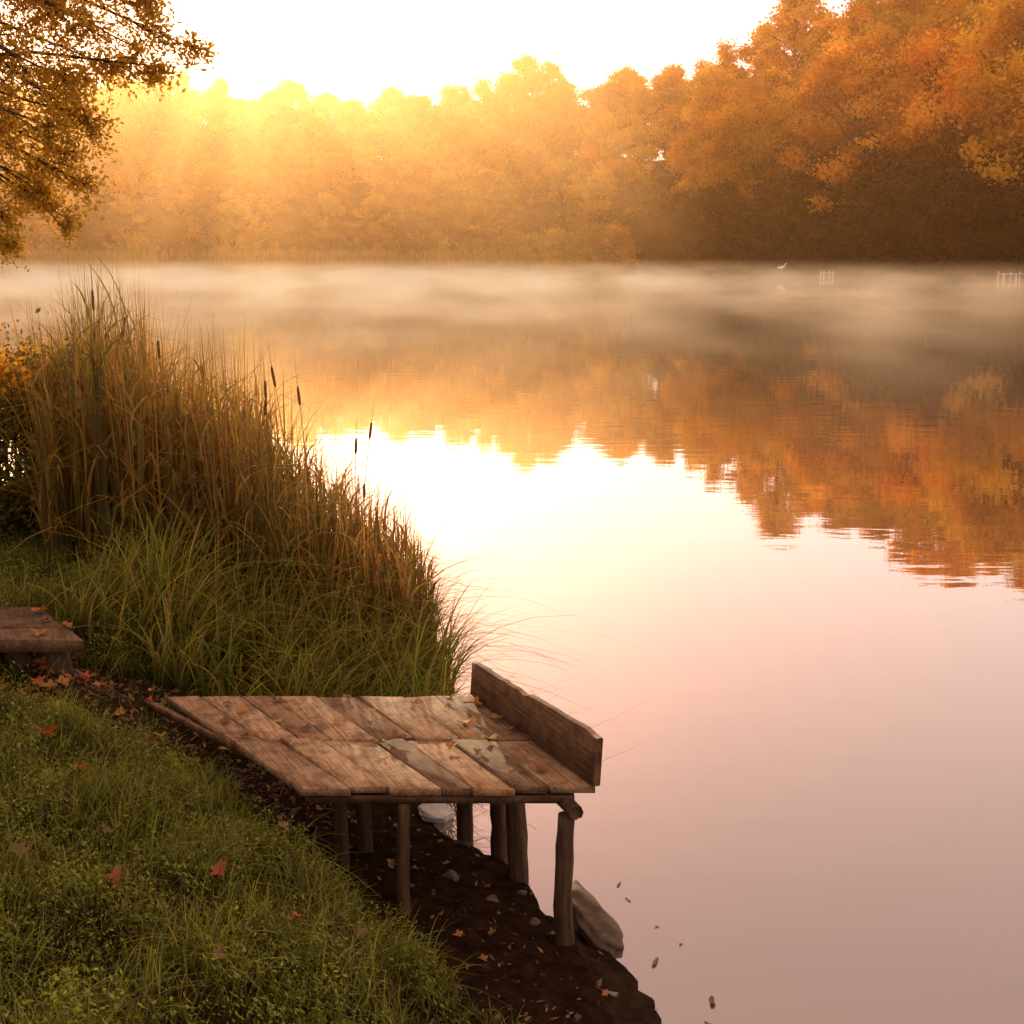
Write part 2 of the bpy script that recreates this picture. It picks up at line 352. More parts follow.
for q in cl:
    cx,cz,cr_=q[:3]; cy=q[3] if len(q)>3 else by+g.uniform(-1.0,.8)
    zb=float(np.clip(cz-g.uniform(.2,1.3),bz+2.4,bz+8)); 
    if len(q)==3: zb=float(np.clip(cz+g.uniform(-.6,.9),4.2,6.8))
    bp=np.array([np.interp(zb,tp[:,2],tp[:,0]),by,zb]); c=np.array([cx,cy,cz])
    mid1=bp*.66+c*.34+np.array([0,0,.35]); mid2=bp*.33+c*.67+np.array([0,0,.3])
    tube(T,[bp,mid1,mid2,c],[.05,.032,.018,.006],6,cap=False)
    for tw in range(int(10+cr_*30)):
        d=g.normal(size=3); d/=np.linalg.norm(d); e=c+d*cr_*g.uniform(.5,1.45)*np.array([1.0,1.1,.95]); e[2]-=.35*cr_
        st=c*.5+mid2*.5 if g.random()<.35 else c
        tube(T,[st,(st+e)/2+np.array([0,0,.03]),e],[.006,.004,.002],4,cap=False)
        nn=int(24+g.integers(26)); tt=g.uniform(.2,1.08,nn)[:,None]
        P=st*(1-tt)+e*tt+g.normal(0,.06,(nn,3))
        cc=np.array([(.54,.28,.035),(.62,.33,.04),(.42,.24,.03)])[g.integers(3)][None]*g.uniform(.8,1.12,(nn,1))
        leaves(C,P,.052,cc,g,.2,.5)
e=obj('lakeside_tree',None,loc=(0,0,0)); e['label']='golden leafed tree with boughs hanging over the bank'; e['category']='tree'
obj('trunk',T.mesh('trunk',True),e,M_bark); obj('crown',C.mesh('crown'),e,M_near)

# ------------------------------------------------------------------ near shrub
g=np.random.default_rng(77); T=Geo(); C=Geo(); cxy=np.array([-3.95,9.7])
for k in range(100):
    a=g.uniform(0,6.28); rho=1.2*math.sqrt(g.random()); z=.8+1.66*g.random()*math.sqrt(max(0,1-(rho/1.5)**2))
    c=np.array([cxy[0]+rho*math.cos(a)*.75,cxy[1]+rho*math.sin(a)*.7,z]); bp=np.array([cxy[0]+.15*math.cos(a),cxy[1]+.15*math.sin(a),.8])
    tube(T,[bp,(bp+c)/2+np.array([.1*math.cos(a),0,-.05]),c],[.025,.015,.005],5,cap=False)
    nn=240; d=g.normal(size=(nn,3)); d/=np.linalg.norm(d,axis=1)[:,None]; d*=(.25*g.random(nn)**.5*g.gamma(9,1/8.5,nn))[:,None]
    base=np.array((.66,.32,.04)) if (z>1.98 and g.random()<.7) else np.array([(.18,.15,.025),(.22,.15,.03),(.13,.12,.025)])[g.integers(3)]
    leaves(C,c+d,.05,base[None]*g.uniform(.6,1.4,(nn,1)),g,.2,.6)
e=obj('bank_shrub',None); e['label']='dense green shrub with golden orange leaf tips on the bank'; e['category']='bush'
obj('stem',T.mesh('stem'),e,M_bark); obj('crown',C.mesh('crown'),e,M_near)

# ------------------------------------------------------------------ reeds and sedge
g=np.random.default_rng(21); G=Geo()
def topz(x): return np.interp(x,[-5,-4.1,-3.7,-3.3,-3.0,-2.4,-2,-1.5,-1,-.5,0],[1.6,2.3,2.95,3.14,3.1,2.82,2.42,1.95,1.38,.8,.4])
def clumpy(x,y): return .5+.5*np.sin(x*6.3+y*2.1)*np.sin(y*5.7-x*1.9+.4)
def clump2(x,y): return .5+.5*np.sin(x*3.1-y*1.2+1)*np.sin(y*2.6+x*1.4)
n=7000; x=g.uniform(-4.2,-.6,n); y=g.uniform(8.3,12.2,n); d=near_d(x,y); k=(d>-.3)&(x/y>-.376)&(g.random(n)<.25+.75*clumpy(x,y)); x,y,d=x[k],y[k],d[k]; n=len(x)
z=np.maximum(height(x,y),-.05); tz=topz(x*10/y)*.97+(3-topz(x*10/y))*(1-y/10)*1.0
h=np.maximum((tz-z)*g.uniform(.5,1.05,n)**.8*(.80+.25*clump2(x*1.3,y)),.35)
dry=np.clip(g.random((n,1))*.85+.35*clump2(x,y)[:,None]-.05,0,1)
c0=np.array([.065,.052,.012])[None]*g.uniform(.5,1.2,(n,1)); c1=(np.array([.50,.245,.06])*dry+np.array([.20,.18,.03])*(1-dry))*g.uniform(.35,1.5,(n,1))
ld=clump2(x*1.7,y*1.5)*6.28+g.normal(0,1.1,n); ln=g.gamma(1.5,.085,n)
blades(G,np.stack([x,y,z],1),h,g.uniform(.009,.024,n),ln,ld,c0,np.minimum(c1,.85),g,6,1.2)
m_=6200; j=g.integers(0,n,m_); b0=np.stack([x[j],y[j],z[j]+h[j]*g.uniform(.12,.7,m_)],1)
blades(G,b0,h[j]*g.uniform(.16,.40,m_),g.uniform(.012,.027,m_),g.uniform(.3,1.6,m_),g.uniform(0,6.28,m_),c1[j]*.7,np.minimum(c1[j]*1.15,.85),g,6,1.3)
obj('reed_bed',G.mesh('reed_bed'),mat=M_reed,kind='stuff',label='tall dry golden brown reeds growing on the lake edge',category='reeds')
G=Geo(); n=10500; x=g.uniform(-2.6,-.4,n); y=g.uniform(6.75,9.8,n); d=near_d(x,y); k=(d>-.08)&((y>7.0)|(x>-2.0))&(g.random(n)<.2+.8*clumpy(x*.8,y*.9)); x,y=x[k],y[k]; n=len(x)
z=np.maximum(height(x,y),-.05)
tuft=.58+.30*(np.sin(x*5+y*3)*np.sin(y*4.3-x*2)>0)+.35*clump2(x*2,y*2)
h=g.uniform(.4,1.05,n)*tuft*np.interp(y,[6.7,7.4,9],[.55,.98,1.08])*np.interp(x,[-2.6,-1.8,-.3],[.80,1.0,1.05])
c0=np.array([.04,.055,.009])[None]*g.uniform(.6,1.3,(n,1)); mixr=np.clip(g.random((n,1))**1.4,0,1)
c1=(np.array([.23,.28,.03])*(1-mixr)+np.array([.50,.32,.07])*mixr)*g.uniform(.4,1.45,(n,1))
ld=np.where(g.random(n)<.5,g.normal(-.1,.8,n),g.uniform(0,6.28,n))
blades(G,np.stack([x,y,z],1),h,g.uniform(.008,.020,n),g.gamma(3,.20,n),ld,c0,c1,g,7,1.1)
for (X,Y,H,Ln) in [(-.65,8.4,1.1,.6),(-.6,8.0,.95,.6),(-.65,7.6,.8,.65),(-.65,8.8,1.1,.5)]:
    blades(G,np.array([[X,Y,.05]]),np.array([H]),np.array([.012]),np.array([Ln]),np.array([-.1]),np.array([[.1,.08,.02]]),np.array([[.22,.15,.05]]),g,10,.9)
obj('sedge_clump',G.mesh('sedge_clump'),mat=M_reed,kind='stuff',label='arching green sedge leaning over the still water',category='sedge')

# cattails, individually
M_head=bark_mat('cattail_head',(.09,.04,.018),(.20,.10,.04),60,.9,.1,(1,1,1),.4)
S=Geo(); tube(S,[(0,0,0),(.01,0,.8),(.03,0,1.55),(.05,0,1.98)],[.006,.005,.0035,.0015],6,c=(.4,.26,.1)); 
g=np.random.default_rng(3); B=Geo(); nb=5
blades(B,np.zeros((nb,3)),g.uniform(1.2,1.7,nb),np.full(nb,.016),g.uniform(.08,.35,nb),g.uniform(0,6.28,nb),np.tile([.09,.09,.02],(nb,1)),np.tile([.42,.25,.07],(nb,1)),g,7)
Hd=Geo(); tube(Hd,[(.035,0,1.67),(.036,0,1.68),(.038,0,1.70),(.041,0,1.76),(.043,0,1.80),(.044,0,1.812)],[.004,.009,.011,.011,.009,.003],10)
sm=S.mesh('stem',True); sm.materials.append(M_reed); bm_=B.mesh('blade'); bm_.materials.append(M_reed); hm=Hd.mesh('seed_head',True); hm.materials.append(M_head)
for i,(x,y,s) in enumerate([(-1.50,9.9,1.07),(-1.62,10.0,1.16),(-1.27,9.8,.94),(-1.22,9.6,.88),(-1.95,9.4,.90),(-2.2,9.2,.93),(-2.5,9.3,.96),(-3.28,10.2,1.16),(-2.9,9.3,.98),(-1.75,9.2,.84),(-1.1,9.2,.72),(-1.85,9.8,1.06)]):
    z=max(float(height(x,y)[0]),-.05)
    e=obj('cattail',None,loc=(x,y,z)); e.rotation_euler=(g.uniform(-.06,.06),g.uniform(-.10,.14),g.uniform(0,6.28)); e.scale=(1,1,s)
    e['label']='brown cattail with a slim seed head among reeds'; e['category']='cattail'; e['group']='cattails at the water edge'
    obj('stem',sm,e); obj('blade',bm_,e); obj('seed_head',hm,e)

# ------------------------------------------------------------------ grass on the bank
g=np.random.default_rng(9); G=Geo()
def in_deck(x,y): return (y>5.15)&(y<6.45)&(x>-.914-(y-5.18)*.767-.02)&(x<.5)
def dirt(x,y): return ((x+2.2)/1.25)**2+((y-6.33)/.50)**2<1+.35*wob(x,y)
def grass_edge(x,y): return np.interp(y,[3.6,4.3,4.9,5.4],[.72,.80,1.02,1.04])+.13*wob(x*1.3,y*1.3)
n=240000; x=g.uniform(-5.5,.6,n); y=g.uniform(1.8,10.5,n)
k=(x>-.46*y-.3)&(g.random(n)<np.interp(y,[2,5,7,10.5],[.65,1,.8,.45])); x,y=x[k],y[k]
d=near_d(x,y)
k=(d>grass_edge(x,y))&~in_deck(x,y)&(~dirt(x,y)|(g.random(len(x))<.05))&~((y>6.9)&(x>-2.1)); x,y,d=x[k],y[k],d[k]; n=len(x)
z=height(x,y)-.01
patch=.5+.5*np.sin(x*4.1+y*2.3)*np.sin(y*5.2-x*3.3+.7); patch2=.5+.5*np.sin(x*11+y*5)*np.sin(y*9-x*4+2)
h=g.uniform(.05,.16,n)*(.35+.8*patch+.75*patch2)*np.interp(d-grass_edge(x,y),[0,.4,1],[.65,1.1,.95])*np.interp(y,[2,5,9],[.9,1,1.4])
mixr=g.random((n,1))**2*.8
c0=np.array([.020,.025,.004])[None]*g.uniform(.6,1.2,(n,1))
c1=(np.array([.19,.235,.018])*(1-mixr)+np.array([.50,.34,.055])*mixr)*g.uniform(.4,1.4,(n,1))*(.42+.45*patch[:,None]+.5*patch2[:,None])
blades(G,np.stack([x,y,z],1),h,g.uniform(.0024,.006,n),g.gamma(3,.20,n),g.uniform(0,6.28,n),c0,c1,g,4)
n=6500; x=g.uniform(-3,.3,n); y=g.uniform(3.0,6.2,n); d=near_d(x,y); k=(d>grass_edge(x,y)+.1)&(d<3)&~in_deck(x,y)&~dirt(x,y)&(x>-.46*y)&(np.sin(x*6)*np.sin(y*5+1)>-.1); x,y=x[k],y[k]; n=len(x)
c1=np.array([.28,.31,.03])[None]*g.uniform(.4,1.3,(n,1))
blades(G,np.stack([x,y,height(x,y)-.01],1),g.uniform(.12,.28,n),g.uniform(.003,.007,n),g.gamma(3,.24,n),g.normal(-.3,1.4,n),c1*.25,c1,g,6)
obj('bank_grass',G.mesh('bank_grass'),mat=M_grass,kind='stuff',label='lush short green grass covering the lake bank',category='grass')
G=Geo(); n=4600; x=g.uniform(-4.4,.2,n); y=g.uniform(2.2,9,n); d=near_d(x,y); pw=np.sin(x*5+y*2)*np.sin(y*4-x*2.5+1)>-.5; k=pw&(d>grass_edge(x,y)+.1)&(x>-.46*y-.2)&~in_deck(x,y)&~dirt(x,y)&~((y>6.9)&(x>-2.1)); x,y=x[k],y[k]
for i in range(len(x)):
    nn=int(g.integers(30,70)); hh=g.uniform(.08,.23)
    t=g.random(nn); P=np.stack([x[i]+g.normal(0,.034,nn),y[i]+g.normal(0,.034,nn),hh*(.25+.75*t)],1)
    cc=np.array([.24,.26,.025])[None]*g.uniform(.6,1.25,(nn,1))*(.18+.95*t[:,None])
    leaves(G,P,float(g.choice([.011,.013,.017])),cc,g,.6,.45)
Vv=np.vstack(G.V); Vv[:,2]+=height(Vv[:,0],Vv[:,1]); G.V=[Vv]
obj('bank_weeds',G.mesh('bank_weeds'),mat=M_grass,kind='stuff',label='small leafy green weeds among the grass',category='weeds')
# litter
G=Geo(); n=20000; x=g.uniform(-3.6,1.0,n); y=g.uniform(3.6,7.2,n); d=near_d(x,y); inD=dirt(x,y); k=(d>.05)&((d<1.3)|inD)&(g.random(n)<np.where(inD,.9,.06+.16*smooth(.1,.6,d))); x,y,inD=x[k],y[k],inD[k]; n=len(x)
P=np.stack([x,y,height(x,y)+.006],1); cc=np.array([(.12,.055,.028),(.07,.035,.02),(.24,.08,.03),(.04,.025,.017)])[g.integers(0,4,n)]*g.uniform(.5,1.2,(n,1))
dd=g.uniform(0,6.28,n); s=g.uniform(.005,.020,n)*np.where(inD,1.6,1)
a=np.stack([np.cos(dd),np.sin(dd),g.normal(0,.45,n)],1)*s[:,None]; b_=np.stack([-np.sin(dd),np.cos(dd),g.normal(0,.45,n)],1)*(s*g.uniform(.15,.7,n))[:,None]
Vq=np.stack([P-a,P+b_,P+a,P-b_],1).reshape(-1,3); Vq[:,2]=np.maximum(Vq[:,2],.003); G.add(Vq,np.arange(n*4).reshape(n,4),np.repeat(cc,4,axis=0))
obj('leaf_litter',G.mesh('leaf_litter'),mat=M_leaf,kind='stuff',label='crumbled brown leaf litter and twigs on wet soil',category='leaf litter')

# ------------------------------------------------------------------ fishing platform
def box8(g_,quad,z0,z1,c,b=.0025,zj=(0,0,0,0)):
    q=np.array(quad,float); cen=q.mean(0)
    qi=q.copy()
    for i in range(4):
        v=q[i]-cen; qi[i]=q[i]-v/np.linalg.norm(v)*b*1.6
    V=[(*p,z0) for p in q]+[(*p,z1-b+zj[i]) for i,p in enumerate(q)]+[(*p,z1+zj[i]) for i,p in enumerate(qi)]
    V=np.array(V)
    F=[(3,2,1,0)]+[(i,(i+1)%4,4+(i+1)%4,4+i) for i in range(4)]+[(4+i,4+(i+1)%4,8+(i+1)%4,8+i) for i in range(4)]+[(8,9,10,11)]
    g_.add(V,F,c)
g=np.random.default_rng(4)
ORG=np.array([-.63,5.76,0.0])
plat=obj('fishing_platform',None,loc=ORG); plat['label']='weathered wooden fishing platform on log legs over the shore'; plat['category']='fishing platform'
NL,NR=np.array([-.914,5.18]),np.array([.371,5.18]); FL,FR=np.array([-1.806,6.343]),np.array([-.177,6.343])
def edgeL(t): return NL*(1-t)+FL*t
def edgeR(t): return NR*(1-t)+FR*t
D=Geo(); Z=.75
def rowp(t0,t1,nb,zoff,jit,tones):
    w=g.uniform(.7,1.3,nb); s=np.concatenate([[0],np.cumsum(w)/w.sum()])
    for i in range(nb):
        a,b_=s[i]+.0034,s[i+1]-.0034; j0=g.uniform(-jit,jit); j1=g.uniform(-jit,jit)
        P=lambda u,t: edgeL(t)*(1-u)+edgeR(t)*u
        sk=g.uniform(-.004,.002)
        u0=P(a,t0+j0); u1=P(b_+sk,t0+j0); v1=P(b_,t1+j1); v0=P(a-sk,t1+j1)
        tone,wr=tones[i%len(tones)]; tone*=g.uniform(.93,1.07)
        dz=g.uniform(-.005,.005)
        box8(D,[u0-ORG[:2],u1-ORG[:2],v1-ORG[:2],v0-ORG[:2]],Z-.032+zoff+dz,Z+zoff+dz,(tone,tone*wr,tone*wr*wr),.002,g.normal(0,.004,4))
rowp(0,.480,7,0,.014,[(.75,.92),(1.0,.96),(1.1,.98),(.45,.84),(.98,.86),(.55,.90),(.82,.95)])
rowp(.484,1.0,8,.002,.014,[(.82,.94),(1.05,.98),(.70,.90),(1.0,.96),(.58,.88),(.95,.98),(1.08,.98),(.62,.92)])
for (a,b_,c_,d_) in [((-1.30,5.70),(-1.20,5.60),(-1.83,6.30),(-1.92,6.34))]:
    box8(D,[np.array(a)-ORG[:2],np.array(b_)-ORG[:2],np.array(c_)-ORG[:2],np.array(d_)-ORG[:2]],Z-.05,Z-.016,(.5,.43,.37))
obj('deck',D.mesh('deck'),plat,M_deck)
# upright end board
E=Geo(); dirn=(FR-NR)/np.linalg.norm(FR-NR); nrm=np.array([-dirn[1],dirn[0]]); nrm*=-1 if nrm[0]<0 else 1
a0=NR-dirn*.005-nrm*.030; a1=FR+dirn*.03-nrm*.030
ns=25; V=[];F=[]
for i in range(ns):
    t=i/(ns-1); wv=.004*math.sin(t*5+1); p0=a0*(1-t)+a1*t+nrm*wv; p1=p0+nrm*(.034+.002*math.sin(t*17)); zt=.992*(1-t)+.935*t+g.uniform(-.0035,.0035)-(.010 if i in(0,1,13) else 0); zb=Z+.009+g.uniform(0,.003)
    lean=.012
    for (q,z) in ((p0,zb),(p1,zb),(p1+nrm*lean,zt-.006),(p1+nrm*(lean-.005),zt),(p0+nrm*(lean+.005),zt),(p0+nrm*lean,zt-.006)):
        V.append((q[0]-ORG[0],q[1]-ORG[1],z))
for i in range(ns-1):
    for k in range(6):
        k2=(k+1)%6; F.append((i*6+k,i*6+k2,(i+1)*6+k2,(i+1)*6+k))
for base in (0,(ns-1)*6):
    F.append((base,base+1,base+2,base+5)); F.append((base+5,base+2,base+3,base+4))
E.add(V,F,(.38,.30,.24)); obj('end_board',E.mesh('end_board'),plat,M_deck)
Bm=Geo(); V0=NL+np.array([.02,.006]); V1=NR+np.array([.0,.006])
box8(Bm,[(V0[0]-ORG[0],V0[1]-ORG[1]),(V1[0]-.10-ORG[0],V1[1]-ORG[1]),(V1[0]-.10-ORG[0],V1[1]+.04-ORG[1]),(V0[0]-ORG[0],V0[1]+.04-ORG[1])],Z-.074,Z-.043,(.26,.21,.17))
obj('front_beam',Bm.mesh('front_beam'),plat,M_deck)
def log(name,p0,p1,r0,r1,sd,nseg=9):
    gg=np.random.default_rng(sd); t=np.linspace(0,1,nseg)[:,None]
    P=np.array(p0)*(1-t)+np.array(p1)*t; P[1:-1]+=gg.normal(0,r0*.035,(nseg-2,3))
    bend=gg.normal(0,r0*.22,3); P+=np.sin(t*math.pi)*bend[None]
    P-=ORG; q=Geo(); tube(q,P,np.linspace(r0,r1,nseg)*gg.uniform(.96,1.04,nseg),16,wob=.22,rg=gg)
    return obj(name,q.mesh(name,True),plat,M_post)
log('bearer',(.275,5.10,.670),(-.20,6.28,.672),.030,.038,1)
log('bearer',(-.50,5.26,.672),(-1.15,6.25,.672),.035,.04,2)
log('cross_log',(-1.35,5.95,.605),(.10,5.80,.60),.035,.03,3)
for i,(p,r,tp_) in enumerate([((.26,5.14,-.25),.043,(.235,5.16,.635)),((.03,5.80,-.25),.049,(-.01,5.80,.70)),((-.07,6.10,-.25),.044,(-.09,6.05,.70)),
        ((-.26,6.28,-.25),.044,(-.27,6.2,.70)),((-.475,5.17,-.12),.028,(-.47,5.2,.67)),((-.80,5.6,.0),.033,(-.8,5.55,.70)),((-.72,5.9,.0),.036,(-.74,5.9,.70))]):
    log('leg',p,tp_,r*1.08,r*.9,20+i,13)

# ------------------------------------------------------------------ low plank bench on log stumps
bo=np.array([-2.9,6.6,0]); bench=obj('plank_bench',None,loc=bo); bench['label']='low rustic plank bench on log stumps with fallen leaves'; bench['category']='bench'
D=Geo()
dv=np.array([-.49,.65])
for i in range(3):
    for (x0,x1) in [(-2.19+g.uniform(-.02,.02),-2.80),(-2.815,-3.5)]:
        t0=i/3+.008; t1=(i+1)/3-.008
        a=np.array([x1,6.3])+dv*t0; b_=np.array([x0,6.3])+dv*t0; c_=np.array([x0,6.3])+dv*t1; d_=np.array([x1,6.3])+dv*t1
        tn=g.uniform(.22,.42); box8(D,[a-bo[:2],b_-bo[:2],c_-bo[:2],d_-bo[:2]],1.005,1.07+g.uniform(-.006,.006),(tn,tn*.86,tn*.73),.003,g.normal(0,.004,4))
obj('seat',D.mesh('seat'),bench,M_deck)
for i,(x,y,r) in enumerate([(-2.38,6.44,.06),(-2.62,6.5,.055),(-2.95,6.45,.07),(-2.75,6.85,.07),(-3.3,6.7,.08)]):
    q=Geo(); gz=float(height(x,y)[0])-.08
    tube(q,np.array([(x,y,gz),(x+.01,y,gz+.1),(x,y,.93),(x,y,1.003)])-bo,[r*1.1,r,r*.96,r*.95],14,wob=.25,rg=g)
    obj('stump_leg',q.mesh('stump_leg',True),bench,M_post)

# ------------------------------------------------------------------ rocks
def rock(name,loc,sc,seed,label,mat):
    gg=np.random.default_rng(seed)
    import bmesh
    bm=bmesh.new(); bmesh.ops.create_icosphere(bm,subdivisions=5,radius=1)
    ph=gg.uniform(0,6,(6,)); dr=gg.normal(size=(11,3)); dr/=np.linalg.norm(dr,axis=1)[:,None]; cut=gg.uniform(.5,.75,11)
    for v in bm.verts:
        p=np.array(v.co)
        for k in range(11):
            s=p@dr[k]
            if s>cut[k]: p=p-dr[k]*(s-cut[k])*.9
        p*=1.15+.05*math.sin(p[0]*9+ph[0])*math.sin(p[1]*8+ph[1])+.03*math.sin(p[2]*17+ph[2]+p[0]*6)
        v.co=Vector(p*np.array(sc))
    me=bpy.data.meshes.new(name); bm.to_mesh(me); bm.free()
    for pl in me.polygons: pl.use_smooth=True
    o=obj(name,me,mat=mat,loc=loc); o['label']=label; o['category']='rock'; return o
M_rock=bark_mat('rock',(.03,.018,.012),(.14,.09,.058),11,.65,.35,(1,1,1),1.0)
M_pale=bark_mat('pale_rock',(.35,.33,.32),(.6,.57,.55),9,.6,.4,(1,1,1),.5)
r=rock('shore_rock',(.36,5.37,.03),(.105,.22,.10),3,'wet brown rock in the shallows beside a platform leg',M_rock); r.rotation_euler=(.1,.2,.42)
r=rock('pale_stone',(-.40,6.50,.03),(.11,.07,.06),6,'pale grey stone lying at the water under the platform',M_pale)
for i,(x,y,s) in enumerate([(-.1,5.5,.045),(.1,5.35,.035),(-.3,5.7,.05),(.42,4.75,.03),(.05,5.65,.03)]):
    r=rock('mud_stone',(x,y,float(height(x,y)[0])),(s,s*.8,s*.4),40+i,'small muddy stone half buried in the wet shore',M_rock); r['group']='stones in the shore mud'; r.rotation_euler=(0,0,i)

# ------------------------------------------------------------------ fallen leaves
def leaf_mesh(seed,col,lobed=True):
    gg=np.random.default_rng(seed); n=40; V=[(0,0,0)]
    for i in range(n):
        a=2*math.pi*i/n
        r_=(.55+.42*abs(math.cos(2.5*(a-math.pi/2)))**1.4+.05*math.cos(15*a))
        if not lobed: r_=.35+.6*abs(math.sin(a))**2
        V.append((math.cos(a)*r_*.8,math.sin(a)*r_,.3*r_*r_*math.sin(2*a+seed)+.2*r_*r_))
    V.append((.02,-1.35,.1)); V.append((-.02,-1.35,.1))
    V=np.array(V)*.5; F=[]
    for i in range(0,n,2): F.append((0,1+i,1+(i+1)%n,1+(i+2)%n))
    F.append((0,n+1,n+2,0+1+3*n//4))
    c=np.tile(np.array(col),(len(V),1))*gg.uniform(.8,1.2,(len(V),1))
    me=np_mesh('fallen_leaf',V,F,c,True); me.materials.append(M_leaf); return me
lm=[leaf_mesh(1,(.26,.095,.035)),leaf_mesh(2,(.38,.13,.035)),leaf_mesh(3,(.17,.075,.035)),leaf_mesh(4,(.42,.24,.09),False),leaf_mesh(5,(.36,.05,.02)),leaf_mesh(6,(.12,.07,.05),False)]
def put_leaf(mi,x,y,z,s,lab,grp,tilt=.25):
    o=obj('fallen_leaf',lm[mi],loc=(x,y,z)); o.scale=(s,s,s); o.rotation_euler=(g.uniform(-tilt,tilt),g.uniform(-tilt,tilt),g.uniform(0,6.28))
    o['label']=lab; o['category']='leaf'; o['group']=grp
for (x,y,mi,s) in [(-.22,5.92,1,.11),(-.10,5.72,3,.07),(-.55,5.72,0,.12),(-.62,5.66,2,.07),(.0,5.42,2,.09),(.12,5.36,0,.08),(-.2,6.2,1,.11),(-.33,6.27,0,.08),(-.05,5.98,0,.12),(-1.35,6.1,1,.08),
        (-1.15,5.95,3,.06),(-1.0,5.85,2,.08),(-1.2,6.25,2,.07),(-.28,5.62,1,.07),(.2,5.55,2,.08),(-1.45,6.2,0,.06),(-.7,6.1,3,.06),(.08,5.75,0,.10),(-1.25,5.75,0,.09),(-1.4,5.95,2,.09),(-.85,6.28,0,.07),(-.5,6.2,1,.06),(-.15,5.55,0,.07),(.02,5.86,1,.08)]:
    put_leaf(mi,x,y,Z+.018,s,'curled brown leaf lying on weathered platform planks','fallen leaves on the platform',.25)
for i in range(130):
    x=g.uniform(-3.3,-1.3); y=g.uniform(5.85,6.85)
    if in_deck(np.array([x]),np.array([y]))[0] or not dirt(np.array([x]),np.array([y]))[0]: continue
    put_leaf(int(g.integers(5)),x,y,float(height(x,y)[0])+.025,g.uniform(.04,.09),'dry brown leaf lying on bare soil near the bench','fallen leaves on the bank soil',.5)
for (x,y,s) in [(-2.05,5.3,.12),(-1.05,4.25,.08),(-.95,4.95,.07),(-.75,4.1,.08),(-1.75,4.9,.09),(-1.5,4.4,.07),(-2.0,4.6,.07),(-1.3,3.9,.08),(-.55,4.3,.06),(-1.7,4.1,.07),(-1.9,5.05,.07),(-.9,3.6,.07)]:
    put_leaf(4 if s>.075 else 2,x,y,float(height(x,y)[0])+.12,s,'red maple leaf caught in the green grass','red leaves in the grass',.9)
for i in range(26):
    x=g.uniform(-.6,.7); y=g.uniform(4.2,6.2); d=float(near_d(x,y)[0])
    if d<.06 or d>1: continue
    put_leaf(int(g.integers(3)),x,y,float(height(x,y)[0])+.012,g.uniform(.035,.06),'wet brown leaf stuck in the shore mud','fallen leaves on the shore mud',.35)
for (x,y,s) in [(.62,5.05,.06),(.52,5.75,.04),(.82,4.75,.06),(.55,5.6,.03),(.36,6.6,.03),(.75,5.2,.025),(.66,5.35,.025),(.78,4.6,.03)]:
    put_leaf(5,x,y,.003,s,'brown leaf floating on still water','leaves floating on the lake',.03)
for (x,y) in [(-2.35,6.5),(-2.5,6.6),(-2.75,6.45),(-2.6,6.8),(-2.9,6.6),(-2.45,6.38)]:
    put_leaf(int(g.integers(3)),x,y,1.09,g.uniform(.07,.11),'brown leaf lying on the rustic bench planks','fallen leaves on the bench',.25)

# ------------------------------------------------------------------ far shore docks and egret
M_pw=bark_mat('pale_wood',(.45,.38,.3),(.7,.62,.52),3,.8)
def dock(x,y,w,l,pale):
    e=obj('small_dock',None,loc=(x,y,0)); e['label']=('pale wooden dock with upright posts' if pale else 'dark wooden dock on posts')+' at the misty shore'; e['category']='dock'; e['group']='docks along the far shore'
    q=Geo(); nb=8
    for i in range(nb):
        a=-w/2+w*i/nb; box8(q,[(a+.02,-l/2),(a+w/nb-.02,-l/2),(a+w/nb-.02,l/2),(a+.02,l/2)],.65,.78,(1,1,1))
    obj('deck',q.mesh('deck'),e,M_pw if pale else M_post)
    for sx_ in (-1,1):
        for sy_ in (-1,1):
            q=Geo(); hh=g.uniform(.85,1.1); tube(q,[(sx_*w*.44,sy_*l*.44,-1),(sx_*w*.44,sy_*l*.44,.5),(sx_*w*.44+.02,sy_*l*.44,hh)],[.13,.12,.11],8); obj('post',q.mesh('post',True),e,M_pw if pale else M_post)
for (px_,w,pale) in [(.165,4,False),(.19,3,False),(.237,1.4,True),(.373,1.8,True),(.388,1.3,True)]:
    y=180.0
    for _ in range(6): y=float(far_shore(px_*1.02*y))-2.0
    dock(px_*1.02*y,y,w,2.2,pale)
bm_v=[(0,0,.55),(0.22,0,.62),(-.3,0,.5),(-.5,0,.44),(.34,0,.78),(.33,0,.92),(.40,0,1.0),(.48,0,.99),(.62,0,.96),(.02,.05,.3),(.02,.05,.0),(.02,-.05,.3),(.0,-.05,.0)]
ed=[(0,1),(0,2),(2,3),(1,4),(4,5),(5,6),(6,7),(7,8),(0,9),(9,10),(0,11),(11,12)]
rd=[.19,.14,.15,.05,.06,.05,.055,.03,.008,.018,.012,.018,.012]
me=bpy.data.meshes.new('egret'); me.from_pydata(bm_v,ed,[])
y=180.0
for _ in range(6): y=float(far_shore(.209*y))-3.0
dock(.207*y,y,3,2.2,False)
o=obj('egret',me,loc=(.207*y,y,.78)); o.scale=(1.35,1.35,1.2)
sk=o.modifiers.new('skin','SKIN'); 
for i,r_ in enumerate(rd): me.skin_vertices[0].data[i].radius=(r_,r_)
me.skin_vertices[0].data[0].use_root=True
ss=o.modifiers.new('sub','SUBSURF'); ss.levels=1; ss.render_levels=2
m,nt,out=newmat('white_feathers'); p=N(nt,'ShaderNodeBsdfPrincipled'); p.inputs['Base Color'].default_value=(.85,.83,.8,1); p.inputs['Roughness'].default_value=.8; nt.links.new(p.outputs[0],out.inputs[0])
